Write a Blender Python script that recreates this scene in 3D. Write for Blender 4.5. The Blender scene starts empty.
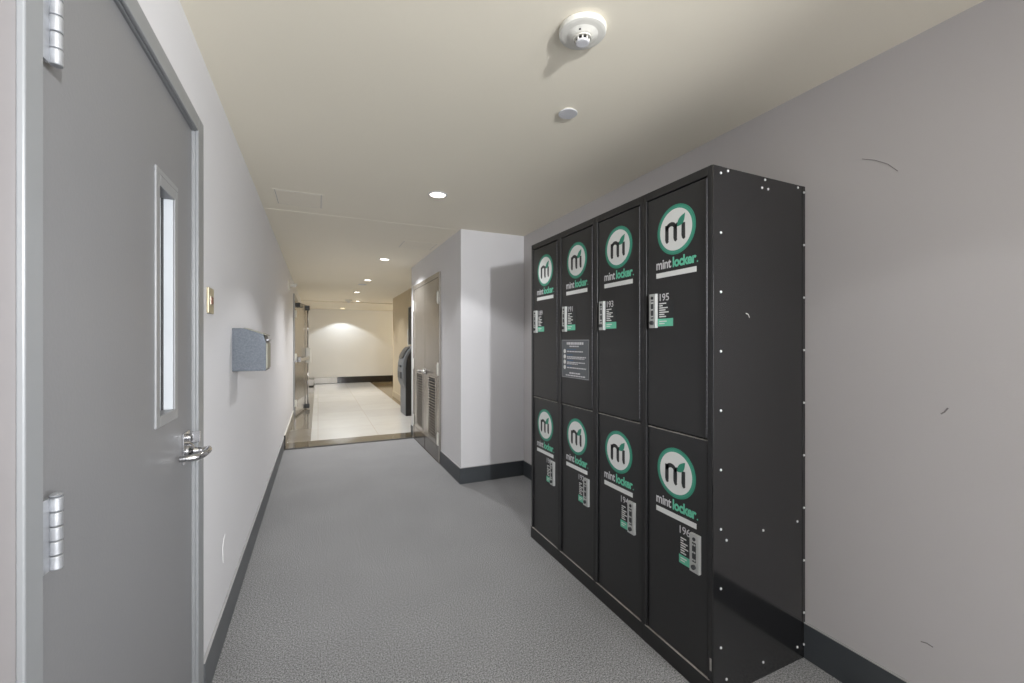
import bpy, math, random
from mathutils import Vector, Matrix
random.seed(7)
SC = bpy.context.scene
COL = SC.collection
PI = math.pi

# ------------------------------------------------------------------ helpers
def lin(c):
    out = []
    for v in c:
        v = v / 255.0
        out.append(v / 12.92 if v <= 0.04045 else ((v + 0.055) / 1.055) ** 2.4)
    return out

MATS = {}
def mat(name, rgb, rough=0.5, metal=0.0, var=0.06, scale=8.0, bump=0.0, bscale=60.0,
        emit=None, estr=0.0, stretch=None, spec=0.5, coat=0.0, rvar=0.0):
    m = bpy.data.materials.new(name)
    m.use_nodes = True
    nt = m.node_tree
    b = nt.nodes['Principled BSDF']
    tc = nt.nodes.new('ShaderNodeTexCoord')
    mp = nt.nodes.new('ShaderNodeMapping')
    if stretch: mp.inputs['Scale'].default_value = stretch
    nt.links.new(tc.outputs['Object'], mp.inputs['Vector'])
    nz = nt.nodes.new('ShaderNodeTexNoise')
    nz.inputs['Scale'].default_value = scale
    nz.inputs['Detail'].default_value = 5
    nt.links.new(mp.outputs['Vector'], nz.inputs['Vector'])
    cr = nt.nodes.new('ShaderNodeValToRGB')
    c = lin(rgb)
    cr.color_ramp.elements[0].position = 0.3
    cr.color_ramp.elements[1].position = 0.7
    cr.color_ramp.elements[0].color = [max(0, x * (1 - var)) for x in c] + [1]
    cr.color_ramp.elements[1].color = [min(1, x * (1 + var)) for x in c] + [1]
    nt.links.new(nz.outputs['Fac'], cr.inputs['Fac'])
    nt.links.new(cr.outputs['Color'], b.inputs['Base Color'])
    b.inputs['Roughness'].default_value = rough
    b.inputs['Metallic'].default_value = metal
    b.inputs['Specular IOR Level'].default_value = spec
    if coat:
        b.inputs['Coat Weight'].default_value = coat
        b.inputs['Coat Roughness'].default_value = 0.08
    if rvar:
        mr = nt.nodes.new('ShaderNodeMapRange')
        mr.inputs['To Min'].default_value = max(0.02, rough - rvar)
        mr.inputs['To Max'].default_value = min(1, rough + rvar)
        nt.links.new(nz.outputs['Fac'], mr.inputs['Value'])
        nt.links.new(mr.outputs['Result'], b.inputs['Roughness'])
    if bump:
        n2 = nt.nodes.new('ShaderNodeTexNoise')
        n2.inputs['Scale'].default_value = bscale
        n2.inputs['Detail'].default_value = 4
        nt.links.new(mp.outputs['Vector'], n2.inputs['Vector'])
        bp = nt.nodes.new('ShaderNodeBump')
        bp.inputs['Strength'].default_value = bump
        bp.inputs['Distance'].default_value = 0.01
        nt.links.new(n2.outputs['Fac'], bp.inputs['Height'])
        nt.links.new(bp.outputs['Normal'], b.inputs['Normal'])
    if emit is not None:
        b.inputs['Emission Color'].default_value = lin(emit) + [1]
        b.inputs['Emission Strength'].default_value = estr
    MATS[name] = m
    return m

class MB:
    """collects geometry, with a material slot index per face, into one mesh object"""
    def __init__(self): self.v = []; self.f = []; self.m = []; self.s = []
    def face(self, pts, m=0, smooth=False):
        b = len(self.v); self.v += [tuple(p) for p in pts]
        self.f.append(tuple(range(b, b + len(pts)))); self.m.append(m); self.s.append(smooth)
    def box(self, lo, hi, m=0):
        x0, y0, z0 = [min(a, b) for a, b in zip(lo, hi)]
        x1, y1, z1 = [max(a, b) for a, b in zip(lo, hi)]
        b = len(self.v)
        self.v += [(x0,y0,z0),(x1,y0,z0),(x1,y1,z0),(x0,y1,z0),(x0,y0,z1),(x1,y0,z1),(x1,y1,z1),(x0,y1,z1)]
        for q in ((0,3,2,1),(4,5,6,7),(0,1,5,4),(1,2,6,5),(2,3,7,6),(3,0,4,7)):
            self.f.append(tuple(b + i for i in q)); self.m.append(m); self.s.append(False)
        return self
    def lathe(self, prof, o, axis='z', n=32, m=0, sign=1):
        """prof: (radius, height) pairs; rotates about axis through o"""
        # every band keeps its own rings: smooth round the axis, crisp along the profile
        n_b = len(self.v)
        for j in range(len(prof) - 1):
            b = len(self.v)
            for (r, h) in (prof[j], prof[j + 1]):
                for i in range(n):
                    a = 2 * PI * i / n
                    p, q, w = r * math.cos(a), r * math.sin(a), h * sign
                    if axis == 'z': d = (p, q, w)
                    elif axis == 'x': d = (w, p, q)
                    else: d = (q, w, p)
                    self.v.append((o[0] + d[0], o[1] + d[1], o[2] + d[2]))
            for i in range(n):
                i2 = (i + 1) % n
                q = (b + i, b + i2, b + n + i2, b + n + i)
                self.f.append(q if sign > 0 else q[::-1]); self.m.append(m); self.s.append(True)
        e_b = len(self.v) - n
        c0 = tuple(n_b + i for i in range(n)); c1 = tuple(e_b + i for i in range(n))
        self.f.append(c0[::-1] if sign > 0 else c0); self.m.append(m); self.s.append(False)
        self.f.append(c1 if sign > 0 else c1[::-1]); self.m.append(m); self.s.append(False)
        return self
    def prism(self, pts, fn, t0, t1, m=0):
        """2D outline (counter-clockwise) carried by fn(u, v, t) from t0 to t1"""
        n = len(pts); b = len(self.v)
        for t in (t0, t1):
            self.v += [tuple(fn(u, v, t)) for (u, v) in pts]
        self.f.append(tuple(b + i for i in range(n))[::-1]); self.m.append(m); self.s.append(False)
        self.f.append(tuple(b + n + i for i in range(n))); self.m.append(m); self.s.append(False)
        for i in range(n):
            i2 = (i + 1) % n
            self.f.append((b + i, b + i2, b + n + i2, b + n + i)); self.m.append(m); self.s.append(False)
        return self
    def stroke(self, path, w, fn, t0, t1, m=0):
        """thick polyline in 2D as a prism; w a number or a list of widths"""
        L, R = [], []
        n = len(path)
        for i, p in enumerate(path):
            a = Vector(path[max(0, i - 1)]); c = Vector(path[min(n - 1, i + 1)])
            d = (c - a).normalized(); nn = Vector((-d.y, d.x))
            ww = (w[i] if isinstance(w, (list, tuple)) else w) / 2
            L.append((p[0] + nn.x * ww, p[1] + nn.y * ww)); R.append((p[0] - nn.x * ww, p[1] - nn.y * ww))
        for i in range(n - 1):
            self.prism([R[i], R[i+1], L[i+1], L[i]], fn, t0, t1, m)
        return self
    def tube(self, path, r, n=12, m=0):
        """round tube along a 3D path"""
        P = [Vector(p) for p in path]; b = len(self.v); k = len(P)
        up = Vector((0, 0, 1))
        d0 = (P[1] - P[0]).normalized()
        if abs(d0.dot(up)) > 0.9: up = Vector((1, 0, 0))
        u = d0.cross(up).normalized()
        for i in range(k):
            d = (P[min(k-1, i+1)] - P[max(0, i-1)]).normalized()
            u = (u - d * u.dot(d)).normalized(); w = d.cross(u)
            rr = r[i] if isinstance(r, (list, tuple)) else r
            for j in range(n):
                a = 2 * PI * j / n
                self.v.append(tuple(P[i] + u * (rr * math.cos(a)) + w * (rr * math.sin(a))))
        for i in range(k - 1):
            for j in range(n):
                j2 = (j + 1) % n
                self.f.append((b + i*n + j, b + i*n + j2, b + (i+1)*n + j2, b + (i+1)*n + j)); self.m.append(m); self.s.append(True)
        self.f.append(tuple(b + j for j in range(n))[::-1]); self.m.append(m); self.s.append(False)
        self.f.append(tuple(b + (k-1)*n + j for j in range(n))); self.m.append(m); self.s.append(False)
        return self
    def text(self, body, size, fn, t, m=0, align='CENTER', bold=0.0, width=None, shear=0.0):
        cu = bpy.data.curves.new('tmp_text', 'FONT')
        cu.body = body; cu.size = size; cu.align_x = align; cu.offset = bold; cu.resolution_u = 3
        cu.space_character = 0.95; cu.shear = shear
        ob = bpy.data.objects.new('tmp_text', cu); COL.objects.link(ob)
        bpy.context.view_layer.update()
        me = bpy.data.meshes.new_from_object(ob.evaluated_get(bpy.context.evaluated_depsgraph_get()))
        xs = [v.co.x for v in me.vertices]
        k = 1.0
        if width and xs: k = width / (max(xs) - min(xs))
        b = len(self.v)
        self.v += [tuple(fn(v.co.x * k, v.co.y, t)) for v in me.vertices]
        for p in me.polygons:
            self.f.append(tuple(b + i for i in p.vertices)); self.m.append(m); self.s.append(False)
        bpy.data.objects.remove(ob); bpy.data.curves.remove(cu); bpy.data.meshes.remove(me)
        return self
    def build(self, name, mats, parent=None, org=(0, 0, 0), bevel=0.0, loc=None):
        me = bpy.data.meshes.new(name)
        me.from_pydata([(x - org[0], y - org[1], z - org[2]) for x, y, z in self.v], [], self.f)
        for mm in (mats if isinstance(mats, (list, tuple)) else [mats]): me.materials.append(mm)
        for p, i, s in zip(me.polygons, self.m, self.s): p.material_index = i; p.use_smooth = s
        me.update()
        o = bpy.data.objects.new(name, me); COL.objects.link(o)
        if loc is not None: o.location = loc
        if parent: o.parent = parent
        if bevel:
            md = o.modifiers.new('bevel', 'BEVEL'); md.width = bevel; md.segments = 2
            md.limit_method = 'ANGLE'; md.angle_limit = math.radians(40)
        return o

def tag(o, label, cat, group=None):
    o['label'] = label; o['category'] = cat
    if group: o['group'] = group
    return o
def thing(name, loc, label, cat, group=None):
    o = bpy.data.objects.new(name, None); COL.objects.link(o); o.location = loc
    o.empty_display_size = 0.1
    return tag(o, label, cat, group)
def struct(o):
    o['kind'] = 'structure'; return o

# ------------------------------------------------------------------ materials
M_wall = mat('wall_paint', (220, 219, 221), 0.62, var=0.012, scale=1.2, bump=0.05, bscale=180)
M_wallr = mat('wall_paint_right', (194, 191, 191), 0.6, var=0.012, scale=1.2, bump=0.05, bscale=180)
M_wallnear = mat('wall_paint_dimmed', (160, 156, 157), 0.6, var=0.012, scale=1.2)  # wall paint darkened to counter the overly strong light near the viewer
M_far = mat('wall_paint_cream', (226, 224, 219), 0.6, var=0.012, scale=1.0)
M_tan = mat('wall_paint_tan', (206, 190, 160), 0.6, var=0.012)
M_ceil = mat('ceiling_paint', (238, 231, 214), 0.75, var=0.012, scale=0.9, bump=0.04, bscale=150)
M_panelp = mat('ceiling_panel_paint', (236, 229, 213), 0.7, var=0.01)
M_base = mat('vinyl_baseboard', (66, 70, 74), 0.45, var=0.08, scale=5)
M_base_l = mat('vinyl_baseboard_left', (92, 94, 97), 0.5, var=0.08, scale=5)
M_caulk = mat('baseboard_caulk', (170, 170, 170), 0.6)
M_blackbase = mat('polished_black_base', (40, 36, 34), 0.12, var=0.2)
M_steel = mat('stainless', (170, 166, 160), 0.32, 1.0, var=0.06, scale=30, stretch=(1, 1, 0.05), rvar=0.05)
M_stdoor = mat('brushed_door_steel', (166, 161, 154), 0.27, 0.75, var=0.06, scale=30, stretch=(1, 1, 0.04))
M_kick = mat('kick_plate_steel', (120, 114, 108), 0.16, 1.0, var=0.05)
M_chrome = mat('satin_chrome', (200, 200, 202), 0.18, 1.0, var=0.03)
M_nickel = mat('hinge_steel', (176, 178, 182), 0.4, 0.6, var=0.12, scale=40, bump=0.1)
M_door = mat('door_grey_paint', (128, 128, 130), 0.38, var=0.02, scale=2.5, bump=0.03, bscale=120)
M_frame = mat('frame_grey_paint', (138, 140, 142), 0.33, var=0.02, scale=2.5)
M_lite = mat('lite_frame_paint', (142, 143, 145), 0.3, var=0.02)
M_reveal = mat('lite_reveal', (188, 192, 197), 0.35, var=0.02)
M_gasket = mat('dark_gap', (38, 38, 40), 0.6)
M_white = mat('white_plastic', (222, 220, 212), 0.4, var=0.02)
M_plate2 = mat('pale_grey_plastic', (205, 205, 208), 0.4, var=0.02)
M_brass = mat('cream_brass_plate', (186, 176, 148), 0.35, 0.25, var=0.05)
M_redbtn = mat('brown_button', (120, 72, 58), 0.4)
M_galv = mat('galvanized', (92, 97, 104), 0.42, 0.55, var=0.22, scale=130, bump=0.05, bscale=60)
M_galvedge = mat('galvanized_edge', (150, 149, 138), 0.4, 0.4)
M_black = mat('locker_black', (41, 41, 42), 0.36, var=0.10, scale=3, bump=0.02, bscale=200, rvar=0.06)
M_endpanel = mat('locker_panel_black', (26, 26, 27), 0.13, var=0.08, scale=3, spec=0.85)
M_blackframe = mat('locker_frame_black', (33, 33, 34), 0.36, var=0.1, scale=3)
M_hinge = mat('locker_hinge', (62, 62, 64), 0.38, 0.5, var=0.15)
M_edge = mat('worn_and_lit_edge', (165, 162, 156), 0.5, var=0.3, scale=20)  # wear on doors and end panel; on the kick plate a painted lit lip
M_rivet = mat('rivet_aluminium', (225, 225, 225), 0.35, 0.3)
M_logo_w = mat('sticker_white', (222, 224, 222), 0.5, var=0.01)
M_logo_g = mat('sticker_teal', (52, 138, 114), 0.5, var=0.01)
M_logo_g2 = mat('sticker_teal_inner', (66, 148, 126), 0.5, var=0.01)
M_logo_k = mat('sticker_charcoal', (44, 46, 48), 0.5, var=0.01)
M_logo_t = mat('sticker_mint', (104, 196, 164), 0.5, var=0.01)
M_stick = mat('sticker_black', (40, 42, 44), 0.55, var=0.02)
M_lock = mat('lock_silver', (190, 192, 190), 0.38, 0.25, var=0.05)
M_key = mat('lock_dark', (52, 54, 56), 0.45)
M_notice = mat('notice_grey', (92, 96, 100), 0.5, var=0.03)
M_notborder = mat('notice_border', (140, 142, 144), 0.5)
M_notblue = mat('notice_blue', (70, 100, 130), 0.5)
M_kshell = mat('kiosk_grey', (108, 112, 116), 0.4, var=0.05)
M_kside = mat('kiosk_black', (20, 20, 21), 0.5, var=0.05)
M_kdark = mat('kiosk_charcoal', (50, 52, 55), 0.35)
M_scuff = mat('scuff', (128, 124, 124), 0.7)
M_chip = mat('paint_chip', (226, 226, 226), 0.7)
M_glow = mat('lamp_lens', (255, 250, 240), 0.4, emit=(255, 248, 235), estr=4.0)
M_glowwarm = mat('lamp_lens_warm', (255, 235, 190), 0.4, emit=(255, 232, 180), estr=3.0)

# carpet: fine loop pile with pixel speckle
def carpet():
    m = bpy.data.materials.new('grey_carpet'); m.use_nodes = True
    nt = m.node_tree; b = nt.nodes['Principled BSDF']
    tc = nt.nodes.new('ShaderNodeTexCoord')
    n1 = nt.nodes.new('ShaderNodeTexNoise'); n1.inputs['Scale'].default_value = 170; n1.inputs['Detail'].default_value = 3
    n2 = nt.nodes.new('ShaderNodeTexNoise'); n2.inputs['Scale'].default_value = 2.2; n2.inputs['Detail'].default_value = 4
    n3 = nt.nodes.new('ShaderNodeTexVoronoi'); n3.inputs['Scale'].default_value = 220
    for n in (n1, n2, n3): nt.links.new(tc.outputs['Object'], n.inputs['Vector'])
    r1 = nt.nodes.new('ShaderNodeValToRGB')
    r1.color_ramp.elements[0].position = 0.34; r1.color_ramp.elements[1].position = 0.68
    r1.color_ramp.elements[0].color = lin((104, 104, 105)) + [1]
    r1.color_ramp.elements[1].color = lin((182, 182, 183)) + [1]
    nt.links.new(n1.outputs['Fac'], r1.inputs['Fac'])
    r2 = nt.nodes.new('ShaderNodeMapRange'); r2.inputs['To Min'].default_value = 0.88; r2.inputs['To Max'].default_value = 1.12
    nt.links.new(n2.outputs['Fac'], r2.inputs['Value'])
    mx = nt.nodes.new('ShaderNodeMix'); mx.data_type = 'RGBA'; mx.blend_type = 'MULTIPLY'
    mx.inputs['Factor'].default_value = 1.0
    nt.links.new(r1.outputs['Color'], mx.inputs[6]); nt.links.new(r2.outputs['Result'], mx.inputs[7])
    nt.links.new(mx.outputs[2], b.inputs['Base Color'])
    bp = nt.nodes.new('ShaderNodeBump'); bp.inputs['Strength'].default_value = 0.3; bp.inputs['Distance'].default_value = 0.003
    nt.links.new(n3.outputs['Distance'], bp.inputs['Height']); nt.links.new(bp.outputs['Normal'], b.inputs['Normal'])
    b.inputs['Roughness'].default_value = 0.95
    b.inputs['Specular IOR Level'].default_value = 0.15
    return m
M_carpet = carpet()

# polished tile with thin joints
def tile(name, rgb, joint, rough, w, var=0.05):
    m = bpy.data.materials.new(name); m.use_nodes = True
    nt = m.node_tree; b = nt.nodes['Principled BSDF']
    tc = nt.nodes.new('ShaderNodeTexCoord')
    br = nt.nodes.new('ShaderNodeTexBrick')
    br.offset = 0.0
    br.inputs['Scale'].default_value = 1.0
    br.inputs['Mortar Size'].default_value = 0.004
    br.inputs['Brick Width'].default_value = w; br.inputs['Row Height'].default_value = w
    c = lin(rgb)
    br.inputs['Color1'].default_value = [x * (1 - var) for x in c] + [1]
    br.inputs['Color2'].default_value = [min(1, x * (1 + var)) for x in c] + [1]
    br.inputs['Mortar'].default_value = lin(joint) + [1]
    nt.links.new(tc.outputs['Object'], br.inputs['Vector'])
    nz = nt.nodes.new('ShaderNodeTexNoise'); nz.inputs['Scale'].default_value = 3; nz.inputs['Detail'].default_value = 6
    nt.links.new(tc.outputs['Object'], nz.inputs['Vector'])
    mr = nt.nodes.new('ShaderNodeMapRange'); mr.inputs['To Min'].default_value = 0.93; mr.inputs['To Max'].default_value = 1.07
    nt.links.new(nz.outputs['Fac'], mr.inputs['Value'])
    mx = nt.nodes.new('ShaderNodeMix'); mx.data_type = 'RGBA'; mx.blend_type = 'MULTIPLY'; mx.inputs['Factor'].default_value = 1
    nt.links.new(br.outputs['Color'], mx.inputs[6]); nt.links.new(mr.outputs['Result'], mx.inputs[7])
    nt.links.new(mx.outputs[2], b.inputs['Base Color'])
    b.inputs['Roughness'].default_value = rough
    return m
M_tile = tile('cream_tile', (205, 204, 200), (190, 184, 172), 0.12, 0.78)
M_tileg = tile('grey_stone_border', (128, 122, 112), (104, 98, 90), 0.08, 0.6)
M_thr = tile('threshold_stone', (92, 84, 70), (70, 62, 52), 0.07, 0.9)
M_tileb = tile('brown_stone_border', (128, 112, 86), (96, 84, 66), 0.10, 0.6)

# ------------------------------------------------------------------ layout numbers (metres)
H = 1.32
CEIL = 2.363
XL, XR = -0.385, 1.855          # left wall, right wall faces
BX, BY0, BY1 = 1.205, 3.78, 6.07  # closet block
RX, RY1 = 1.65, 10.55           # lobby side wall
FY, BACK, EX = 14.5, -2.6, 4.2  # far wall, wall behind the viewer, lobby's far right side
CARPET = 5.87

# ------------------------------------------------------------------ setting
struct(MB().box((XL - 0.3, BACK - 0.1, -0.1), (XR + 0.1, CARPET, 0)).build('floor', M_carpet))
struct(MB().box((XL - 0.1, CARPET, -0.1), (RX + 0.1, CARPET + 0.37, 0)).build('floor_threshold', M_thr))
struct(MB().box((XL - 0.1, CARPET + 0.37, -0.1), (-0.088, FY + 0.1, 0)).build('floor_border_left', M_tileg))
struct(MB().box((-0.088, CARPET + 0.37, -0.1), (1.54, FY + 0.1, 0)).build('floor_tile', M_tile))
struct(MB().box((1.54, CARPET + 0.37, -0.1), (EX + 0.1, FY + 0.1, 0)).build('floor_border_right', M_tileb))
struct(MB().box((XL - 0.005, CARPET - 0.035, 0), (BX, CARPET + 0.01, 0.006)).build('trim_1', MATS['dark_gap']))

ceil = MB()
ceil.box((XL - 0.3, BACK - 0.1, CEIL), (XR + 0.1, 3.82, CEIL + 0.1))
ceil.box((XL - 0.3, 3.82, CEIL - 0.0012), (XR + 0.1, 11.9, CEIL + 0.1))
ceil.box((XR + 0.1, RY1 - 0.1, CEIL - 0.0012), (EX + 0.1, 11.9, CEIL + 0.1))
ceil.box((XL - 0.3, 11.9, CEIL - 0.03), (EX + 0.1, FY + 0.1, CEIL + 0.1))
struct(ceil.build('ceiling', M_ceil))

# left wall with the opening of the near door and two far doors
D0, D1, DH = 0.874, 1.782, 2.045    # near door opening
F0, F1 = 8.2, 9.46                 # far opening
w = MB()
T = 0.14
wa, wb_, wz = D0 - 0.02, D1 + 0.03, DH + 0.03
w.box((XL - T, wa, wz), (XL, wb_, CEIL)); w.box((XL - T, wb_, 0), (XL, F0, CEIL))
w.box((XL - T, F0, 2.09), (XL, F1, CEIL)); w.box((XL - T, F1, 0), (XL, FY, CEIL))
wl = struct(w.build('wall_left', M_wall))
struct(MB().box((XL - T, BACK, 0), (XL, wa, CEIL)).build('wall_left_near', M_wallnear))  # split off to carry the darkened colour that offsets its lighting
struct(MB().box((XL - 0.3, D0 - 0.2, 0), (XL - T - 0.001, D1 + 0.2, CEIL)).build('wall_beyond_door', M_wall))
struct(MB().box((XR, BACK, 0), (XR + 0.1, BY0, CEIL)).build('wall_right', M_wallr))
struct(MB().box((XL - 0.3, BACK - 0.1, 0), (XR + 0.1, BACK, CEIL)).build('wall_back', M_wall))
wb = MB()
wb.box((BX, BY0, 0), (XR + 0.1, BY1, CEIL))
struct(wb.build('wall_closet', M_wall))
struct(MB().box((RX, BY1, 0), (RX + 0.1, RY1 - 0.1, CEIL)).box((RX, RY1 - 0.1, 0), (EX + 0.1, RY1, CEIL)).build('wall_lobby_side', M_tan))
struct(MB().box((EX, RY1, 0), (EX + 0.1, FY, CEIL)).build('wall_lobby_end', M_far))
struct(MB().box((XL - T, FY, 0), (EX + 0.1, FY + 0.1, CEIL)).build('wall_far', M_far))

# baseboards
BH = 0.145
def baseboard(name, lo, hi, m, face, side):
    b = MB(); b.box(lo, hi, 0)
    # thin pale caulk bead along the top edge
    x0, y0, z0 = lo; x1, y1, z1 = hi
    b.box((x0, y0, z1), (x1, y1, z1 + 0.005), 1)
    o = b.build(name, [m, M_caulk], bevel=0.002)
    return struct(o)
baseboard('baseboard_left', (XL, D1 + 0.09, 0), (XL + 0.011, CARPET, BH), M_base_l, 0, 0)
baseboard('baseboard_left_near', (XL, BACK, 0), (XL + 0.011, D0 - 0.05, BH), M_base_l, 0, 0)
baseboard('baseboard_right', (XR - 0.012, BACK, 0), (XR, 1.108, BH), M_base, 0, 0)
baseboard('baseboard_right_far', (XR - 0.012, 2.57, 0), (XR, BY0, BH), M_base, 0, 0)
baseboard('baseboard_closet_front', (BX - 0.012, BY0 - 0.012, 0), (XR - 0.012, BY0, BH), M_base, 0, 0)
baseboard('baseboard_closet_side', (BX - 0.012, BY0, 0), (BX, 4.475, BH), M_base, 0, 0)
baseboard('baseboard_closet_end', (BX - 0.012, 5.875, 0), (BX, BY1, BH), M_base, 0, 0)
struct(MB().box((XL, CARPET + 0.13, 0), (XL + 0.014, 8.07, BH), 0).box((XL, CARPET + 0.13, BH), (XL + 0.014, 8.07, BH + 0.006), 1)
       .box((XL, CARPET + 0.10, 0), (XL + 0.016, CARPET + 0.13, BH + 0.004), 2)
       .build('baseboard_left_steel', [M_steel, M_white, M_gasket]))
struct(MB().box((-0.06, FY - 0.02, 0), (EX, FY, 0.2)).build('baseboard_far', M_blackbase, bevel=0.003))
struct(MB().box((RX - 0.012, BY1, 0), (RX, RY1, 0.14)).build('baseboard_lobby_side', M_tan, bevel=0.003))

# stainless plinth in the far left corner
pl = thing('corner_plinth', (-0.22, 14.1, 0), 'low stainless steel plinth on the floor in the far left corner', 'plinth')
MB().box((-0.37, 13.72, 0.03), (-0.11, FY - 0.03, 0.205)).build('body', M_steel, pl, (-0.22, 14.1, 0), bevel=0.006)
MB().box((-0.36, 13.74, 0), (-0.12, FY - 0.03, 0.03)).build('foot', M_gasket, pl, (-0.22, 14.1, 0))
MB().box((-0.109, FY - 0.05, 0.015), (0.55, FY - 0.021, 0.2)).build('side_rail', M_steel, pl, (-0.22, 14.1, 0), bevel=0.004)

# scuffs on the walls
def scuff(name, pts, wd, wall, side, m):
    X = XL + 0.0012 if side == 'L' else XR - 0.0012
    fn = lambda u, v, t: (X + t, u, v)
    return struct(MB().stroke(pts, wd, fn, -0.001, 0.001).build(name, m))
scuff('trim_2', [(2.30, .442), (2.265, .43), (2.245, .405), (2.25, .36), (2.26, .335)], 0.007, 0, 'L', M_chip)

scuff('trim_3', [(0.904, 2.004), (0.864, 1.984), (0.825, 1.955), (0.796, 1.919)], 0.002, 0, 'R', M_scuff)
scuff('trim_4', [(0.682, 1.083), (0.674, 1.090), (0.665, 1.105)], 0.004, 0, 'R', M_scuff)
scuff('trim_5', [(0.733, 0.306), (0.718, 0.310), (0.702, 0.307)], 0.003, 0, 'R', M_scuff)

# ------------------------------------------------------------------ near grey door in the left wall
def hinge_mesh(y, z0, z1, x=XL + 0.006):
    b = MB()
    n = 5; hh = (z1 - z0) / n
    for i in range(n):
        r = 0.0082 if i % 2 == 0 else 0.0077
        b.lathe([(r * .9, 0), (r, 0.002), (r, hh - 0.003), (r * .9, hh - 0.001)], (x + 0.004, y, z0 + i * hh), 'z', 20)
    b.lathe([(0.006, 0), (0.009, 0.004), (0.004, 0.007)], (x + 0.004, y, z1 - 0.001), 'z', 16)
    b.box((x - 0.006, y - 0.026, z0), (x - 0.002, y - 0.004, z1))
    return b
dr = bpy.data.objects.new('door_1', None); COL.objects.link(dr); dr.location = (XL, D0, 0); struct(dr)
O = (XL, D0, 0)
FX = XL + 0.010                      # face of the frame
fr = MB()
fr.box((XL, D0 - 0.046, 0), (FX, D0, DH + 0.055)); fr.box((XL - T, D0 - 0.019, 0), (XL, D0, DH))            # hinge jamb
fr.box((XL, D1, 0), (FX, D1 + 0.075, DH + 0.055)); fr.box((XL - T, D1, 0), (XL, D1 + 0.029, DH))            # latch jamb
fr.box((XL, D0, DH), (FX, D1, DH + 0.055)); fr.box((XL - T, D0 - 0.019, DH), (XL, D1 + 0.029, DH + 0.029))                   # head
fr.box((XL - T + 0.01, D1 - 0.016, 0), (XL - 0.056, D1, DH))     # stops
fr.box((XL - T + 0.01, D0, 0), (XL - 0.056, D0 + 0.016, DH))
fr.box((XL - T + 0.01, D0 + 0.016, DH - 0.016), (XL - 0.056, D1 - 0.016, DH))
# the wall pieces stop at the frame: wall opening is D0..D1, frame laps it by its face only
o = fr.build('frame', M_frame, dr, O, bevel=0.0025)
# leaf with the vision panel opening
LX0, LX1 = XL - 0.053, XL - 0.008
g = 0.004
ya, yb, za, zb = 1.440, 1.572, 1.118, 1.742        # opening
lf = MB()
lf.box((LX0, D0 + g, 0.01), (LX1, ya, DH - g)); lf.box((LX0, yb, 0.01), (LX1, D1 - g - 0.002, DH - g))
lf.box((LX0, ya, 0.01), (LX1, yb, za)); lf.box((LX0, ya, zb), (LX1, yb, DH - g))
leaf = lf.build('leaf', M_door, dr, O)
vf = MB()                                          # vision frame: flat bevelled ring
t_ = 0.032
def ring(b, X0, X1, y0, y1, z0, z1, w_, m=0):
    b.box((X0, y0 - w_, z0 - w_), (X1, y0, z1 + w_), m); b.box((X0, y1, z0 - w_), (X1, y1 + w_, z1 + w_), m)
    b.box((X0, y0, z0 - w_), (X1, y1, z0), m); b.box((X0, y0, z1), (X1, y1, z1 + w_), m)
ring(vf, LX1, LX1 + 0.005, ya, yb, za, zb, 0.030)
vf.box((LX1, ya - 0.030, zb + 0.030), (LX1 + 0.005, yb + 0.030, zb + 0.045))
ring(vf, LX1 - 0.0335, LX1 - 0.0265, ya + 0.008, yb - 0.008, za + 0.008, zb - 0.008, 0.008, 1)
vf.box((LX1 - 0.045, yb - 0.003, za), (LX1, yb - 0.0003, zb), 1)
vf.box((LX1 - 0.0275, yb - 0.009, za), (LX1 - 0.0215, yb - 0.003, zb), 2)
vf.build('vision_frame', [M_lite, M_reveal, M_gasket], leaf, O, bevel=0.0022)
gl = bpy.data.materials.new('clear_glass'); gl.use_nodes = True
gb = gl.node_tree.nodes['Principled BSDF']
gb.inputs['Transmission Weight'].default_value = 1.0; gb.inputs['Roughness'].default_value = 0.03
gb.inputs['Base Color'].default_value = (0.9, 0.95, 0.95, 1); gb.inputs['IOR'].default_value = 1.45
MB().box((LX1 - 0.032, ya + 0.001, za + 0.001), (LX1 - 0.028, yb - 0.005, zb - 0.001)).build('vision_glass', gl, leaf, O)
for (z0, z1) in ((1.754, 1.884), (0.962, 1.076), (0.16, 0.28)):
    hinge_mesh(0.907, z0, z1).build('hinge', M_nickel, dr, O)
# lever set: rose, spindle, U-shaped lever, thumb turn
hd = MB()
zl = 0.962
hd.box((LX1, 1.660, zl - 0.035), (LX1 + 0.006, 1.735, zl + 0.065), 0)
hd.lathe([(0.027, 0), (0.027, 0.008), (0.021, 0.014), (0.0135, 0.018), (0.0115, 0.03), (0.011, 0.062)], (LX1 + 0.006, 1.700, zl), 'x', 24)
hd.tube([(LX1 + 0.060, 1.708, zl), (LX1 + 0.0615, 1.69, zl), (LX1 + 0.062, 1.66, zl), (LX1 + 0.060, 1.63, zl), (LX1 + 0.052, 1.604, zl),
         (LX1 + 0.036, 1.596, zl), (LX1 + 0.010, 1.594, zl)], [0.0115, 0.0125, 0.0118, 0.0112, 0.011, 0.0105, 0.0095], 16)
hd.lathe([(0.013, 0), (0.013, 0.012), (0.008, 0.016)], (LX1 + 0.006, 1.700, zl + 0.045), 'x', 18)
hd.box((LX1 + 0.018, 1.696, zl + 0.028), (LX1 + 0.040, 1.704, zl + 0.064), 0)
hd.build('lever_handle', M_chrome, leaf, O, bevel=0.0012)

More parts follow.
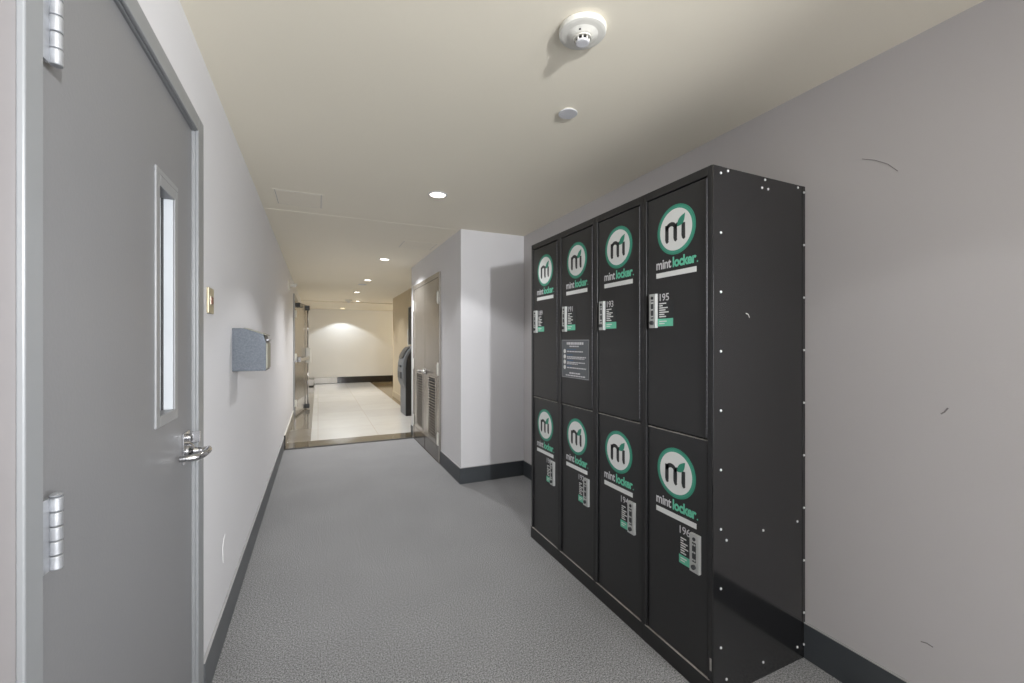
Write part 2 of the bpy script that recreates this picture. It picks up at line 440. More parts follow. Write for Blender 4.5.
# ------------------------------------------------------------------ cream wall plate and galvanized box on the left wall
p = thing('wall_plate', (XL, 1.99, 1.48), 'cream wall plate with a small brown button beside the grey door', 'wall plate')
O = (XL, 1.99, 1.48)
MB().box((XL, 1.948, 1.428), (XL + 0.008, 2.035, 1.528)).build('plate', M_brass, p, O, bevel=0.003)
MB().box((XL + 0.008, 1.978, 1.466), (XL + 0.012, 2.008, 1.492)).build('button', M_redbtn, p, O, bevel=0.001)
MB().box((XL + 0.008, 1.974, 1.462), (XL + 0.0095, 2.012, 1.496)).build('bezel', M_steel, p, O)

bx = thing('metal_box', (XL, 2.55, 1.175), 'small galvanized metal box with a sloped lid fixed to the left wall', 'box')
O = (XL, 2.55, 1.175)
yb0, yb1, xo = 2.475, 2.655, -0.240
zB, zT = 1.172, 1.386
prof = [(XL - .002, zB), (xo, zB), (xo, zT - 0.068), (xo - 0.012, zT - 0.03), (xo - 0.095, zT), (XL - .002, zT)]
MB().prism(prof, lambda u, v, t: (u, t, v), yb1, yb0).build('body', M_galv, bx, O, bevel=0.0015)
MB().prism([(xo - 0.096, zT + 0.001), (xo - 0.012, zT - 0.0285), (xo + 0.002, zT - 0.036), (xo + 0.002, zT - 0.033), (xo - 0.010, zT - 0.0262), (xo - 0.094, zT + 0.003)],
           lambda u, v, t: (u, t, v), yb1 + 0.004, yb0 - 0.004).build('lid', M_galvedge, bx, O)
MB().box((xo, yb0 + 0.01, zB + 0.01), (xo + 0.006, yb1 - 0.01, zT - 0.075)).build('front_flap', M_galvedge, bx, O, bevel=0.001)
MB().lathe([(0.004, 0), (0.004, yb1 - yb0 - 0.004)], (xo + 0.006, yb0 + 0.002, zT - 0.058), 'y', 12).build('hinge_rod', M_nickel, bx, O)

# ------------------------------------------------------------------ sidewall sprinkler
sp = thing('sidewall_sprinkler', (XL, 6.77, 2.117), 'small white sprinkler head sticking out high on the left wall', 'sprinkler')
O = (XL, 6.77, 2.117)
MB().lathe([(0.076, -0.002), (0.076, 0.010), (0.066, 0.020), (0.03, 0.026)], O, 'x', 28).build('escutcheon', M_white, sp, O)
MB().lathe([(0.022, 0.026), (0.022, 0.075), (0.028, 0.078), (0.028, 0.100), (0.018, 0.110)], O, 'x', 16).build('nozzle', M_white, sp, O)
MB().box((XL + 0.110, 6.735, 2.122), (XL + 0.116, 6.805, 2.142)).build('deflector', M_white, sp, O)

# ------------------------------------------------------------------ ceiling fittings
def hang(prof, x, y, zc=CEIL, n=40): return MB().lathe(prof, (x, y, zc), 'z', n, 0, -1)
sd = thing('smoke_detector', (0.803, 1.193, CEIL), 'large round white smoke detector on the ceiling near the camera', 'smoke detector')
O = (0.803, 1.193, CEIL)
hang([(0.077, 0), (0.079, 0.004), (0.078, 0.016), (0.076, 0.0185), (0.068, 0.0205), (0.052, 0.0223), (0.040, 0.0274), (0.033, 0.0310)], 0.803, 1.193).build('housing', M_white, sd, O)
hang([(0.030, 0.0310), (0.0305, 0.0360), (0.027, 0.0360), (0.0265, 0.0313)], 0.803, 1.193).build('chamber_ring', M_white, sd, O)
c = MB()
for i in range(8):
    a = 2 * PI * i / 8 + .2
    c.box((0.803 + 0.0205*math.cos(a) - .0025, 1.193 + 0.0205*math.sin(a) - .0025, CEIL - 0.0432), (0.803 + 0.0205*math.cos(a) + .0025, 1.193 + 0.0205*math.sin(a) + .0025, CEIL - 0.0302))
c.build('chamber_post', M_white, sd, O)
hang([(0.021, 0.0360), (0.021, 0.0361), (0.016, 0.0362), (0.016, 0.0432)], 0.803, 1.193).build('dark_grille', M_gasket, sd, O)
hang([(0.0225, 0.0432), (0.023, 0.0454), (0.0215, 0.0490), (0.017, 0.0504)], 0.803, 1.193).build('cap', M_plate2, sd, O)
MB().lathe([(0.0035, 0), (0.0035, 0.004)], (0.775, 1.165, CEIL - 0.0245), 'z', 10, 0, -1).build('indicator', M_gasket, sd, O)

def cover_plate(x, y, r, zc, label):
    t = thing('ceiling_cover_plate', (x, y, zc), label, 'cover plate', None)
    hang([(r * .8, 0), (r * .8, 0.006), (r, 0.007), (r, 0.0095), (r * .97, 0.011)], x, y, zc).build('disc', M_plate2, t, (x, y, zc))
    hang([(r * .82, 0), (r * .82, 0.002)], x, y, zc).build('rim', M_white, t, (x, y, zc))
cover_plate(1.033, 1.651, 0.043, CEIL, 'flat round pale grey cover plate on the ceiling behind the smoke detector')
cover_plate(0.735, 8.16, 0.075, CEIL - 0.0012, 'small flat white disc on the ceiling far down the hall between downlights')

dl_places = [(0.772, 2.96, CEIL, 'nearest recessed round ceiling downlight, lit, before the closet corner', M_glow, 0.055),
             (0.765, 5.56, CEIL - .0012, 'second lit recessed downlight in the hall ceiling, beyond the closet corner', M_glow, 0.055),
             (0.765, 7.55, CEIL - .0012, 'third lit recessed downlight, just short of the flat white ceiling disc', M_glow, 0.055),
             (0.745, 9.5, CEIL - .0012, 'fourth lit recessed downlight, past the flat white ceiling disc', M_glow, 0.055),
             (0.93, 11.6, CEIL - .0012, 'fifth small lit downlight, right of the far smoke detector', M_glow, 0.05),
             (0.68, 13.92, CEIL - .03, 'farthest warm lit downlight close to the far wall', M_glowwarm, 0.075)]
for (x, y, zc, lab, gm, r) in dl_places:
    t = thing('downlight', (x, y, zc), lab, 'downlight', 'recessed downlights along the hall ceiling')
    MB().lathe([(r * 1.0, 0.0005), (r * 1.22, 0.0005), (r * 1.22, 0.004), (r * 1.02, 0.007), (r * 0.98, 0.004)], (x, y, zc), 'z', 36, 0, -1).build('trim_ring', M_plate2, t, (x, y, zc))
    hang([(r * .97, 0.0), (r * .97, 0.005), (r * .8, 0.0065)], x, y, zc).build('lens', gm, t, (x, y, zc))
t = thing('smoke_detector', (0.70, 11.35, CEIL - .0012), 'small far smoke detector beside the fifth downlight at the end of the hall', 'smoke detector')
hang([(0.085, 0), (0.085, 0.02), (0.07, 0.035), (0.04, 0.05)], 0.70, 11.35, CEIL - .0012).build('housing', M_white, t, (0.70, 11.35, CEIL - .0012))
hang([(0.035, 0.05), (0.035, 0.06), (0.028, 0.066)], 0.70, 11.35, CEIL - .0012).build('cap', M_plate2, t, (0.70, 11.35, CEIL - .0012))

def access_panel(x0, x1, y0, y1, zc, label):
    t = thing('access_panel', ((x0 + x1)/2, (y0 + y1)/2, zc), label, 'access panel')
    O = ((x0 + x1)/2, (y0 + y1)/2, zc)
    b = MB(); wv = 0.012
    b.box((x0, y0, zc - .001), (x1, y0 + wv, zc)); b.box((x0, y1 - wv, zc - .001), (x1, y1, zc))
    b.box((x0, y0 + wv, zc - .001), (x0 + wv, y1 - wv, zc)); b.box((x1 - wv, y0 + wv, zc - .001), (x1, y1 - wv, zc))
    b.build('frame', M_panelp, t, O)
    MB().box((x0 + wv + .004, y0 + wv + .004, zc - .0013), (x1 - wv - .004, y1 - wv - .004, zc)).build('hatch', M_panelp, t, O)
    MB().box((x0 + wv, y0 + wv, zc - .0006), (x1 - wv, y1 - wv, zc)).build('gap', MATS['baseboard_caulk'], t, O)
access_panel(-0.285, 0.035, 3.31, 3.66, CEIL, 'square painted access hatch in the ceiling near the left wall')
access_panel(0.80, 1.17, 4.45, 4.80, CEIL - .0012, 'faint painted access hatch in the ceiling beside the closet block')

# ------------------------------------------------------------------ lockers
LKX, LKY, LKW, LKD, LKH = 1.313, 1.112, 0.36225, 0.539, 1.969
def fnf(y0):                         # text/logo plane on a locker door: u to the viewer's right, v up
    return lambda u, v, t: (-t, y0 - u, v)
def ellipse(cx, cy, r, n=48): return [(cx + r * math.cos(2*PI*i/n), cy + r * math.sin(2*PI*i/n)) for i in range(n)]
def leafshape(cx, cy, L, wd, ang, n=12):
    pts = []
    for i in range(n + 1):
        s = i / n; pts.append((s * L, -wd * math.sin(PI * s ** 0.85)))
    for i in range(n - 1, 0, -1):
        s = i / n; pts.append((s * L, wd * 0.75 * math.sin(PI * s ** 0.85)))
    ca, sa = math.cos(ang), math.sin(ang)
    return [(cx + x * ca - y * sa, cy + x * sa + y * ca) for x, y in pts]

def logo(yc, zc):
    """round white badge with a teal ring and charcoal m with leaf, name line and white bar below"""
    b = MB(); fn = fnf(yc)
    f2 = lambda u, v, t: fn(u, v + zc, t)
    b.prism(ellipse(0, 0, 0.101), f2, -0.0002, 0.0008, 1)
    b.prism(ellipse(0, 0, 0.094), f2, 0.0008, 0.0014, 5)
    b.prism(ellipse(0, 0, 0.0845), f2, 0.0014, 0.0017, 0)
    q0, q1 = 0.0017, 0.0020
    # the letter: left stem, first arch running into the middle stem with a small hook, short right stem under the leaf
    b.stroke([(-0.046, 0.026), (-0.046, -0.034), (-0.045, -0.041), (-0.041, -0.047)], [0.019, 0.019, 0.016, 0.011], f2, q0, q1, 2)
    arch = [(-0.046 + 0.0, 0.004)]
    for i in range(0, 11):
        a = PI - PI * i / 10
        arch.append((-0.0235 + 0.0225 * math.cos(a) * 1.0, 0.006 + 0.020 * math.sin(a)))
    arch += [(-0.001, -0.02), (-0.001, -0.032), (0.001, -0.041), (0.006, -0.046)]
    b.stroke(arch, [0.009, 0.012] + [0.017] * 9 + [0.019] + [0.0195, 0.019, 0.016, 0.011], f2, q0, q1, 2)
    arch2 = [(0.0, 0.004)]
    for i in range(0, 6):
        a = PI - PI * 0.5 * i / 5
        arch2.append((0.021 + 0.021 * math.cos(a), 0.006 + 0.016 * math.sin(a)))
    b.stroke(arch2, [0.008, 0.011, 0.014, 0.015, 0.014, 0.011, 0.007], f2, q0, q1, 2)
    b.stroke([(0.041, 0.018), (0.041, -0.030), (0.043, -0.040), (0.047, -0.046)], [0.018, 0.019, 0.016, 0.010], f2, q0, q1, 2)
    b.prism(leafshape(0.010, 0.010, 0.060, 0.0165, math.radians(48)), f2, q1, q1 + 0.0003, 1)
    tz = zc - 0.149
    f3 = lambda u, v, t: fn(u, v + tz, t)
    b.text('mint', 0.056, lambda u, v, t: f3(u - 0.0665, v, t), 0.0009, 3, bold=0.0013, width=0.084)
    b.text('locker', 0.056, lambda u, v, t: f3(u + 0.0425, v, t), 0.0009, 4, bold=0.0022, width=0.120)
    b.prism(ellipse(0.1085, 0.002, 0.0028, 12), f3, 0, 0.0009, 4)
    b.prism([(-0.108, -0.037), (0.104, -0.037), (0.104, -0.016), (-0.108, -0.016)], f3, -0.0002, 0.0009, 0)
    return b
def sticker(y0, y1, z0, z1, teal_h, teal_full):
    b = MB()
    fn = fnf(0)
    q = lambda ya_, yb_, za_, zb_, t0, t1, m: b.prism([(-yb_, za_), (-ya_, za_), (-ya_, zb_), (-yb_, zb_)], fn, t0, t1, m)
    q(y0, y1, z0, z1, -0.0002, 0.0006, 0)
    W = y1 - y0
    q(y0, y1, z0, z0 + teal_h, 0.0006, 0.0009, 2)
    z = z1 - 0.010
    lens = [0.62, 0.30, 0.75, 0.55, 0.82, 0.45, 0.60]
    hh = (z1 - z0 - teal_h - 0.012) / len(lens)
    for L in lens:
        q(y1 - 0.008 - W * 0.75 * L, y1 - 0.008, z - hh * 0.52, z, 0.0006, 0.0009, 1); z -= hh
    q(y1 - 0.008 - W * 0.5, y1 - 0.008, z0 + teal_h * .58, z0 + teal_h * .72, 0.0009, 0.0011, 1)
    q(y1 - 0.008 - W * 0.35, y1 - 0.008, z0 + teal_h * .3, z0 + teal_h * .42, 0.0009, 0.0011, 1)
    return b
def lockset(y0, y1, z0, z1):
    """silver keypad lock: bevelled body, dark strip with keys, knob and a small tab below"""
    b = MB()
    b.box((-0.013, y0, z0), (0, y1, z1), 0)
    ym = (y0 + y1) / 2; hw = (y1 - y0) / 2
    n = 7
    top = z1 - 0.034; bot = z0 + 0.044
    b.box((-0.0142, ym - hw * .42, bot - 0.004), (-0.013, ym + hw * .42, top + 0.004), 1)
    for i in range(n):
        za = bot + (top - bot) * i / n
        for s in (-1, 1):
            b.box((-0.0156, ym + s * hw * .2 - hw * .14, za + 0.0015), (-0.0142, ym + s * hw * .2 + hw * .14, za + (top - bot) / n - 0.0015), 1 if i % 3 else 0)
    b.lathe([(0.009, 0), (0.009, 0.008), (0.006, 0.010)], (-0.013, ym, z0 + 0.022), 'x', 18, 1, -1)
    b.lathe([(0.007, 0), (0.007, 0.003)], (-0.013, ym, z1 - 0.017), 'x', 18, 1, -1)
    return b
def piano_hinge(y, z0, z1):
    b = MB(); n = 48; prof = []
    hh = (z1 - z0) / n
    for i in range(n):
        z = i * hh
        prof += [(0.0040, z), (0.0040, z + hh * .78), (0.0026, z + hh * .80), (0.0026, z + hh * .98)]
    return b.lathe(prof, (-0.001, y, z0), 'z', 10)

numbers = [('195', '196'), ('193', '194'), ('191', '192'), ('189', '190')]
descr = ['black steel two-door locker nearest the camera, doors numbered 195 and 196, riveted end panel showing',
         'black steel two-door locker second from the camera, doors numbered 193 and 194',
         'black steel two-door locker third from the camera, grey notice on its upper door',
         'black steel two-door locker farthest from the camera, beside the closet block']
for k in range(4):
    y0 = LKY + k * LKW
    R = thing('locker', (LKX, y0, 0), descr[k], 'locker', 'row of black lockers along the right wall')
    W = LKW - 0.001
    b = MB()
    b.box((0.022, 0.002, 0.004), (LKD, W - 0.001, LKH - 0.001))           # carcass
    b.box((0, 0, 0.072), (0.022, 0.020, LKH)); b.box((0, W - 0.020, 0.072), (0.022, W, LKH))   # stiles
    b.box((0, 0.020, LKH - 0.034), (0.022, W - 0.020, LKH))               # top rail
    b.build('body', M_blackframe, R, bevel=0.0015)
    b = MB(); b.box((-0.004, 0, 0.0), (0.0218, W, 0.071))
    b.box((-0.004, 0.012, 0.071), (0.004, W - 0.012, 0.0722), 1)  # pale strip paints in the light caught by the lip
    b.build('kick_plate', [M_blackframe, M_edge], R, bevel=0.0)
    for tier in (0, 1):
        z0, z1 = ((0.958, 1.931), (0.076, 0.949))[tier]
        d = MB()
        d.box((0.0045, 0.0245, z0), (0.0215, W - 0.0245, z1))
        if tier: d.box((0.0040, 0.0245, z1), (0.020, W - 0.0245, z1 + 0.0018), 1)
        door = d.build('door', [M_black, M_edge], R, bevel=0.0015)
        def sub(mb, name, mats, bevel=0.0):
            o = mb.build(name, mats, door, bevel=bevel)
            return o
        yh = 0.0225 if tier == 0 else W - 0.0225
        sub(piano_hinge(yh, z0 + 0.004, z1 - 0.004), 'hinge', M_hinge)
        S = Vector((0.0045, 0, 0))
        def shift(mb):
            mb.v = [(x + 0.0045, y, z) for x, y, z in mb.v]; return mb
        zc = (1.774, 0.787)[tier]
        sub(shift(logo(0.178, zc)), 'badge', [M_logo_w, M_logo_g, M_logo_k, M_plate2, M_logo_t, M_logo_g2])
        if tier == 0:
            sub(shift(sticker(0.192, 0.276, 1.384, 1.492, 0.032, 1)), 'instruction_sticker', [M_stick, M_logo_w, M_logo_t])
            sub(shift(lockset(0.278, 0.315, 1.378, 1.523)), 'lock', [M_lock, M_key], 0.0015)
            nb = MB().text(numbers[k][0], 0.043, lambda u, v, t: (-t, 0.274 - u, 1.491 + v), 0.0006, 0, 'LEFT', 0.0004, None)
            sub(shift(nb), 'number', M_plate2)
        else:
            sub(shift(sticker(0.098, 0.160, 0.437, 0.551, 0.034, 1)), 'instruction_sticker', [M_stick, M_logo_w, M_logo_t])
            sub(shift(lockset(0.052, 0.096, 0.438, 0.583)), 'lock', [M_lock, M_key], 0.0015)
            nb = MB().text(numbers[k][1], 0.043, lambda u, v, t: (-t, 0.165 - u, 0.556 + v), 0.0006, 0, 'LEFT', 0.0004, None)
            sub(shift(nb), 'number', M_plate2)
        if k == 2 and tier == 0:
            n_ = MB(); fn = fnf(0)
            ofs = LKY + 2 * LKW
            ya_, yb_ = 1.893 - ofs, 2.170 - ofs
            q = lambda u0, u1, v0, v1, t0, t1, m: n_.prism([(u0 - yb_, v0), (u1 - yb_, v0), (u1 - yb_, v1), (u0 - yb_, v1)], fn, t0, t1, m)
            Wn = yb_ - ya_; zb_, zt_ = 1.112, 1.330
            q(0, Wn, zb_, zt_, -0.0002, 0.002, 4)
            q(0.005, Wn - 0.005, zb_ + 0.005, zt_ - 0.005, 0.002, 0.0023, 0)
            # title and small print read only as broken bars of text in the photo
            def words(u0, u1, v0, v1, m=1, seed=0):
                rr = random.Random(seed); u = u0
                while u < u1 - 0.004:
                    L = min(u1 - u, 0.010 + 0.016 * rr.random()); q(u, u + L, v0, v1, 0.0023, 0.0026, m); u += L + 0.004
            words(0.055, 0.225, zt_ - 0.028, zt_ - 0.014, 1, 1)
            words(0.085, 0.180, zt_ - 0.041, zt_ - 0.034, 1, 2)
            for i in range(4):
                zz = zt_ - 0.062 - i * 0.031
                n_.prism(ellipse(0.033 - yb_, zz - 0.004, 0.0125, 20), fn, 0.0023, 0.0026, 2)
                words(0.058, 0.058 + (0.09, 0.06, 0.065, 0.05)[i], zz + 0.003, zz + 0.009, 3, 10 + i)
                words(0.058, (0.22, 0.25, 0.24, 0.25)[i], zz - 0.008, zz - 0.002, 1, 20 + i)
                words(0.058, (0.0, 0.235, 0.17, 0.0)[i], zz - 0.016, zz - 0.011, 1, 30 + i)
            words(0.085, 0.20, zb_ + 0.024, zb_ + 0.032, 1, 40)
            words(0.045, 0.245, zb_ + 0.011, zb_ + 0.017, 1, 41)
            sub(shift(n_), 'notice', [M_notice, M_plate2, M_logo_w, M_notblue, M_notborder])
    if k == 0:
        ep = MB()
        ep.box((0.0005, -0.004, 0.002), (LKD, -0.0002, LKH - 0.002))
        ep.box((0.0005, -0.0052, 0.002), (0.046, -0.004, LKH - 0.002)); ep.box((LKD - 0.018, -0.0052, 0.002), (LKD, -0.004, LKH - 0.002))
        panel = ep.build('end_panel', M_endpanel, R, bevel=0.0012)
        rv = [(0.039, z) for z in (1.942, 1.722, 1.503, 1.284, 1.065, 0.846, 0.627, 0.408, 0.190)]
        rv += [(0.530, z) for z in (1.941, 1.722, 1.503, 1.284, 1.065, 0.846, 0.627, 0.408, 0.190, 0.058)]
        rv += [(0.078, 1.956), (0.287, 1.956), (0.492, 1.956), (0.269, 1.922), (0.305, 1.922),
               (0.070, 0.580), (0.276, 0.579), (0.488, 0.577), (0.070, 0.063), (0.276, 0.062), (0.488, 0.058), (0.012, 0.125)]
        rmesh = None
        for (x, z) in rv[:-1]:
            if rmesh is None:
                r0 = MB().lathe([(0.0050, 0), (0.0050, 0.0012), (0.0038, 0.0028), (0.0015, 0.0034)], (0, 0, 0), 'y', 14, 0, -1).build('rivet', M_rivet, panel)
                rmesh = r0; rr = r0
            else:
                rr = rmesh.copy(); COL.objects.link(rr); rr.parent = panel
            rr.location = (x, -0.0052 if (x < 0.046 or x > LKD - 0.018) else -0.004, z)
        MB().stroke([(0.176, 1.428), (0.19, 1.424), (0.197, 1.412)], 0.004, lambda u, v, t: (u, t, v), -0.0040, -0.0044).build('scratch', M_edge, panel)
        MB().box((-0.0006, 0.002, 0.11), (0.0, 0.010, 0.155)).build('paint_chip', M_edge, R)

# ------------------------------------------------------------------ double closet doors with louvres
cd = bpy.data.objects.new('door_2', None); COL.objects.link(cd); cd.location = (BX, 5.17, 0); struct(cd)
O = (BX, 5.17, 0)
fy0, fy1, fz = 4.48, 5.87, 2.075
b = MB()
b.box((BX - 0.020, fy0, 0), (BX, fy0 + 0.05, fz)); b.box((BX - 0.020, fy1 - 0.05, 0), (BX, fy1, fz)); b.box((BX - 0.020, fy0 + 0.05, fz - 0.055), (BX, fy1 - 0.05, fz))
b.build('frame', M_stdoor, cd, O, bevel=0.002)
MB().box((BX - 0.022, fy0 + 0.05, 0), (BX - 0.002, fy1 - 0.05, 0.008)).build('sill', M_chrome, cd, O)
ys = (fy0 + fy1) / 2
for (a, c_, lv) in ((fy0 + 0.053, ys - 0.005, (4.66, 4.98)), (ys + 0.005, fy1 - 0.053, (5.30, 5.64))):
    L0, L1 = lv; z0, z1 = 0.235, 0.905
    b = MB()
    X0, X1 = BX - 0.014, BX - 0.001
    b.box((X0, a, 0.012), (X1, L0, fz - 0.058)); b.box((X0, L1, 0.012), (X1, c_, fz - 0.058))
    b.box((X0, L0, 0.012), (X1, L1, z0)); b.box((X0, L0, z1), (X1, L1, fz - 0.058))
    lf2 = b.build('leaf', M_stdoor, cd, O)
    g_ = MB()
    ring(g_, X0 - 0.005, X0, L0, L1, z0, z1, 0.02)
    n = 21
    for i in range(n):
        zz = z0 + (z1 - z0) * (i + .5) / n
        g_.prism([(X0 - 0.003, zz - 0.006), (X0 - .001, zz - 0.007), (X0 + 0.004, zz - 0.001), (X0 + 0.002, zz)], lambda u, v, t: (u, t, v), L1, L0)
    g_.box((X1 - 0.002, L0, z0), (X1, L1, z1), 1)
    g_.build('louvre', [M_stdoor, M_gasket], lf2, O)
    MB().box((X0 - 0.003, a + 0.01, 0.02), (X0, c_ - 0.01, 0.175)).build('kick_plate', M_kick, lf2, O)
    s = 1 if a > 5 else -1
    yk = ys + s * 0.06
    h_ = MB().lathe([(0.036, 0), (0.036, 0.008), (0.016, 0.014), (0.014, 0.05)], (X0, yk, 0.955), 'x', 20, 0, -1)
    h_.tube([(X0 - 0.045, yk - s*.008, 0.955), (X0 - 0.052, yk + s*.02, 0.955), (X0 - 0.052, yk + s*.08, 0.955), (X0 - 0.048, yk + s*.125, 0.953), (X0 - 0.032, yk + s*.138, 0.952)], 0.0135, 12)
    h_.build('lever_handle', M_chrome, lf2, O)
    yh = fy0 + 0.052 if a < 5 else fy1 - 0.052
    for zz in (1.80, 1.02, 0.26):
        MB().box((BX - 0.025, yh - 0.02, zz - 0.07), (BX - 0.0205, yh + 0.02, zz + 0.07)).lathe([(0.007, -0.057), (0.008, -0.05), (0.008, 0.05), (0.007, 0.057)], (BX - 0.026, yh, zz), 'z', 12).build('hinge', M_white, cd, O)  # hinges coloured white to paint in their bright reflection

# ------------------------------------------------------------------ far left: steel door standing ajar, with a vertical rod exit device
d3 = bpy.data.objects.new('door_3', None); COL.objects.link(d3); d3.location = (XL, F0, 0); struct(d3)
O = (XL, F0, 0)
b = MB()
b.box((XL - T, F0 + 0.001, 0), (XL + 0.02, F0 + 0.05, 2.089)); b.box((XL - T, F1 - 0.05, 0), (XL + 0.02, F1 - 0.001, 2.089)); b.box((XL - T, F0 + 0.05, 2.04), (XL + 0.02, F1 - 0.05, 2.089))
b.box((XL, F0 - 0.06, 0), (XL + 0.02, F0 + 0.001, 2.14)); b.box((XL, F1 - 0.001, 0), (XL + 0.02, F1 + 0.06, 2.14)); b.box((XL, F0 + 0.001, 2.089), (XL + 0.02, F1 - 0.001, 2.14))
b.build('frame', M_frame, d3, O)
struct(MB().box((XL - T - 0.05, F0 - 0.1, 0), (XL - T - 0.001, F1 + 0.1, 2.2)).build('wall_beyond_far_door', M_far))
hx, hy = XL + 0.024, F0 + 0.06
ex, ey = -0.190, 9.36
dv = Vector((ex - hx, ey - hy, 0)); Ld = dv.length; dv.normalize(); nv = Vector((dv.y, -dv.x, 0))   # nv points into the hall
def fl(u, n_, z): return (hx + dv.x * u + nv.x * n_, hy + dv.y * u + nv.y * n_, z)
def lbox(b, u0, u1, n0, n1, z0, z1, m=0):
    b.prism([(u0, n0), (u1, n0), (u1, n1), (u0, n1)][::-1], lambda u, v, t: fl(u, v, t), z0, z1, m)
b = MB(); lbox(b, 0, Ld, -0.045, 0, 0.01, 2.03)
lf3 = b.build('leaf', M_stdoor, d3, O)
b = MB(); lbox(b, 0.10, Ld - 0.10, 0.045, 0.075, 0.97, 1.03); lbox(b, 0.08, 0.15, 0, 0.07, 0.955, 1.045)
b.build('push_bar', M_chrome, lf3, O, bevel=0.003)
b = MB(); lbox(b, Ld - 0.17, Ld - 0.08, 0, 0.085, 0.90, 1.20)
b.build('latch_case', M_white, lf3, O, bevel=0.006)
for z0, z1 in ((1.20, 1.95), (0.06, 0.90)):
    MB().tube([fl(Ld - 0.125, 0.03, z0), fl(Ld - 0.125, 0.03, z1)], 0.013, 12).build('rod', M_chrome, lf3, O)
for z0, z1 in ((1.93, 2.02), (0.02, 0.10)):
    b = MB(); lbox(b, Ld - 0.16, Ld - 0.09, 0, 0.06, z0, z1); b.build('rod_latch', M_kdark, lf3, O, bevel=0.003)
b = MB(); lbox(b, 0.10, 0.36, 0, 0.06, 1.93, 2.0); lbox(b, 0.30, 0.62, 0.02, 0.035, 2.0, 2.015)
b.build('door_closer', M_kdark, lf3, O, bevel=0.003)
b = MB(); lbox(b, 0.02, Ld - 0.02, 0, 0.003, 0.03, 0.28); b.build('kick_plate', M_chrome, lf3, O)
for zz in (1.80, 1.05, 0.25):
    MB().lathe([(0.009, -0.06), (0.011, -0.055), (0.011, 0.055), (0.009, 0.06)], (hx + 0.012, hy - 0.006, zz), 'z', 14).box((XL + 0.02, hy - 0.055, zz - 0.06), (XL + 0.026, hy - 0.012, zz + 0.06)).build('hinge', M_white, d3, O)

# ------------------------------------------------------------------ kiosk, dark panel and plate on the lobby side wall
ks = thing('kiosk', (1.52, 7.86, 0), 'waist-high grey kiosk with a curved front and black side, past the closet block', 'kiosk')
O = (1.52, 7.86, 0)
prof = [(1.405, 0.0), (1.637, 0.0), (1.637, 1.245), (1.56, 1.235), (1.50, 1.205), (1.45, 1.155), (1.41, 1.09), (1.378, 1.01), (1.360, 0.92),
        (1.352, 0.82), (1.352, 0.68), (1.362, 0.60), (1.392, 0.53), (1.405, 0.50)]
MB().prism(prof, lambda u, v, t: (u, t, v), 8.12, 7.612).build('housing', M_kshell, ks, O, bevel=0.012)
side = [(1.412, 0.004), (1.637, 0.004), (1.637, 1.215), (1.575, 1.20), (1.52, 1.165), (1.475, 1.11), (1.44, 1.04), (1.42, 0.95), (1.41, 0.85), (1.41, 0.5)]
MB().prism(side, lambda u, v, t: (u, t, v), 7.612, 7.596).build('side_panel', M_kside, ks, O, bevel=0.003)
MB().prism([(1.372, 1.02), (1.405, 1.10), (1.445, 1.165), (1.495, 1.216), (1.489, 1.222), (1.437, 1.171), (1.397, 1.105), (1.364, 1.024)], lambda u, v, t: (u, t, v), 8.06, 7.68).build('screen', M_kdark, ks, O)
MB().box((1.335, 7.70, 0.66), (1.353, 8.02, 0.78)).build('tray', M_kdark, ks, O, bevel=0.008)
MB().box((1.338, 7.78, 0.86), (1.3555, 7.95, 0.89)).build('slot', M_kdark, ks, O, bevel=0.003)

pn = thing('wall_panel', (RX, 7.95, 1.3), 'tall black framed panel on the wall above the grey kiosk', 'panel')
O = (RX, 7.95, 1.3)
b = MB(); ring(b, RX - 0.045, RX - 0.001, 7.40, 8.40, 1.27, 1.975, 0.018)
b.build('frame', M_galvedge, pn, O, bevel=0.003)
MB().box((RX - 0.038, 7.40, 1.27), (RX - 0.001, 8.40, 1.975)).build('face', M_kside, pn, O)
wp = thing('wall_plate', (RX, 8.53, 1.4), 'tall white switch plate on the wall left of the black panel', 'switch plate')
O = (RX, 8.53, 1.4)
MB().box((RX - 0.022, 8.46, 1.24), (RX, 8.60, 1.57)).build('plate', M_white, wp, O, bevel=0.004)
for zz in (1.31, 1.45):
    MB().box((RX - 0.030, 8.495, zz), (RX - 0.022, 8.565, zz + 0.07)).build('rocker', M_plate2, wp, O, bevel=0.002)

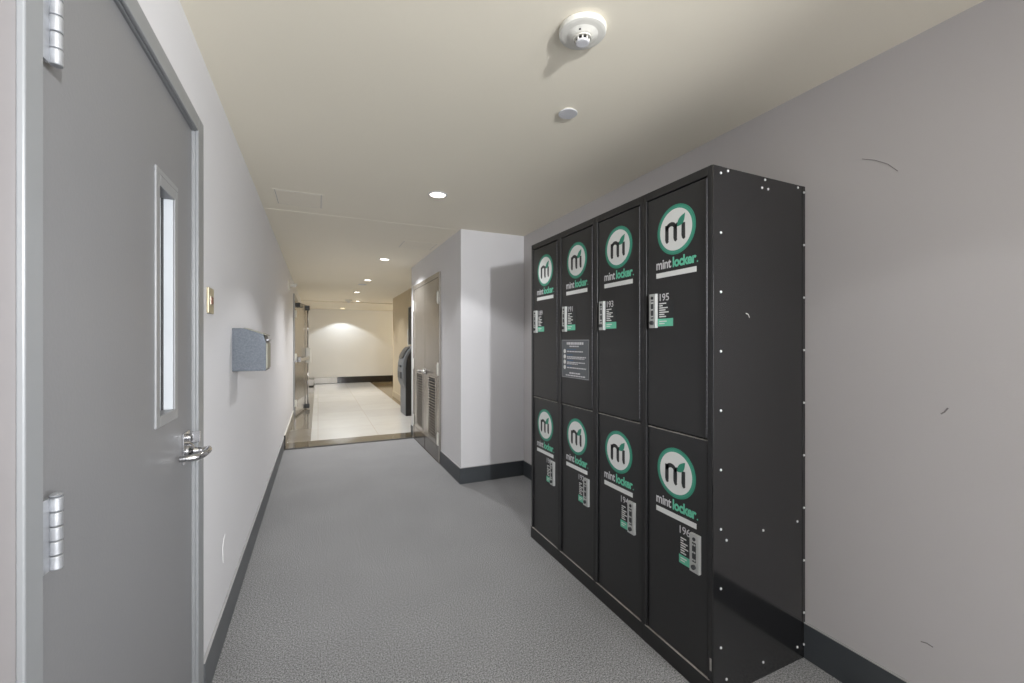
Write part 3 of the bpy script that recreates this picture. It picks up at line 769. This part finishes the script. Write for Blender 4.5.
# ------------------------------------------------------------------ lights
def spot(name, x, y, z, watts, col, cone, blend=0.15, r=0.04):
    L = bpy.data.lights.new(name, 'SPOT'); L.energy = watts; L.color = col; L.spot_size = math.radians(cone); L.spot_blend = blend; L.shadow_soft_size = r
    o = bpy.data.objects.new(name, L); COL.objects.link(o); o.location = (x, y, z); return o
def point(name, x, y, z, watts, col, r):
    L = bpy.data.lights.new(name, 'POINT'); L.energy = watts; L.color = col; L.shadow_soft_size = r
    o = bpy.data.objects.new(name, L); COL.objects.link(o); o.location = (x, y, z); return o
NEUT = (0.98, 0.985, 1.0); WARM = (1.0, 0.87, 0.64)
def area(name, loc, rot, sx, sy, watts, col):
    L = bpy.data.lights.new(name, 'AREA'); L.shape = 'RECTANGLE'; L.size = sx; L.size_y = sy; L.energy = watts; L.color = col
    o = bpy.data.objects.new(name, L); COL.objects.link(o); o.location = loc; o.rotation_euler = rot; return o
LW = dict(s0=5, s1=28, s2=84, s4=38, s5=112, s6=37, hall=255, back=17, right=118, lobby=32)
spot('lamp_s0', 0.77, 0.36, CEIL - .03, LW['s0'], NEUT, 118)
for (x, y, zc, lab, gm, r), key, c_, cone in zip(dl_places, ('s1', 's2', 's2', 's4', 's5', 's6'), (NEUT, NEUT, NEUT, NEUT, NEUT, (0.86, 0.93, 1)), (120, 138, 138, 132, 132, 116)):
    spot('lamp_' + key, x, y, zc - .02, LW[key], c_, cone, 0.6 if key in ('s2', 's4', 's5') else 0.2)
hl = spot('lamp_hall', 0.70, -1.50, 1.80, LW['hall'], (0.97, 0.985, 1.0), 60, 0.7, 0.05)
hl.rotation_euler = Vector((-0.10, 1, -0.06)).to_track_quat('-Z', 'Y').to_euler()
area('lamp_back', (0.74, BACK + 0.02, 1.15), (PI / 2, 0, 0), 2.1, 2.1, LW['back'], (0.95, 0.975, 1.0))  # added soft fill behind the viewer
area('lamp_right', (XR - 0.06, -1.65, 1.10), (0, PI / 2 - 0.22, 0), 1.7, 1.5, LW['right'], (0.95, 0.975, 1.0))  # unseen fill added to brighten the left side, no real opening here
point('lamp_lobby', 3.2, 12.6, 2.0, LW['lobby'], WARM, 0.15)

world = bpy.data.worlds.new('world'); SC.world = world; world.use_nodes = True
world.node_tree.nodes['Background'].inputs['Color'].default_value = (0.5, 0.5, 0.5, 1)
world.node_tree.nodes['Background'].inputs['Strength'].default_value = 0.3

# ------------------------------------------------------------------ camera
cam = bpy.data.cameras.new('camera'); co = bpy.data.objects.new('camera', cam); COL.objects.link(co)
cam.sensor_width = 36; cam.lens = 425 / 1024 * 36
cam.clip_start = 0.02
co.location = (0, 0, H)
co.rotation_euler = (PI / 2, 0, -math.atan(194 / 425))
SC.camera = co
SC.view_settings.view_transform = 'Standard'
SC.view_settings.look = 'None'
SC.view_settings.gamma = 1
SC.view_settings.use_curve_mapping = False
SC.view_settings.exposure = 0.42
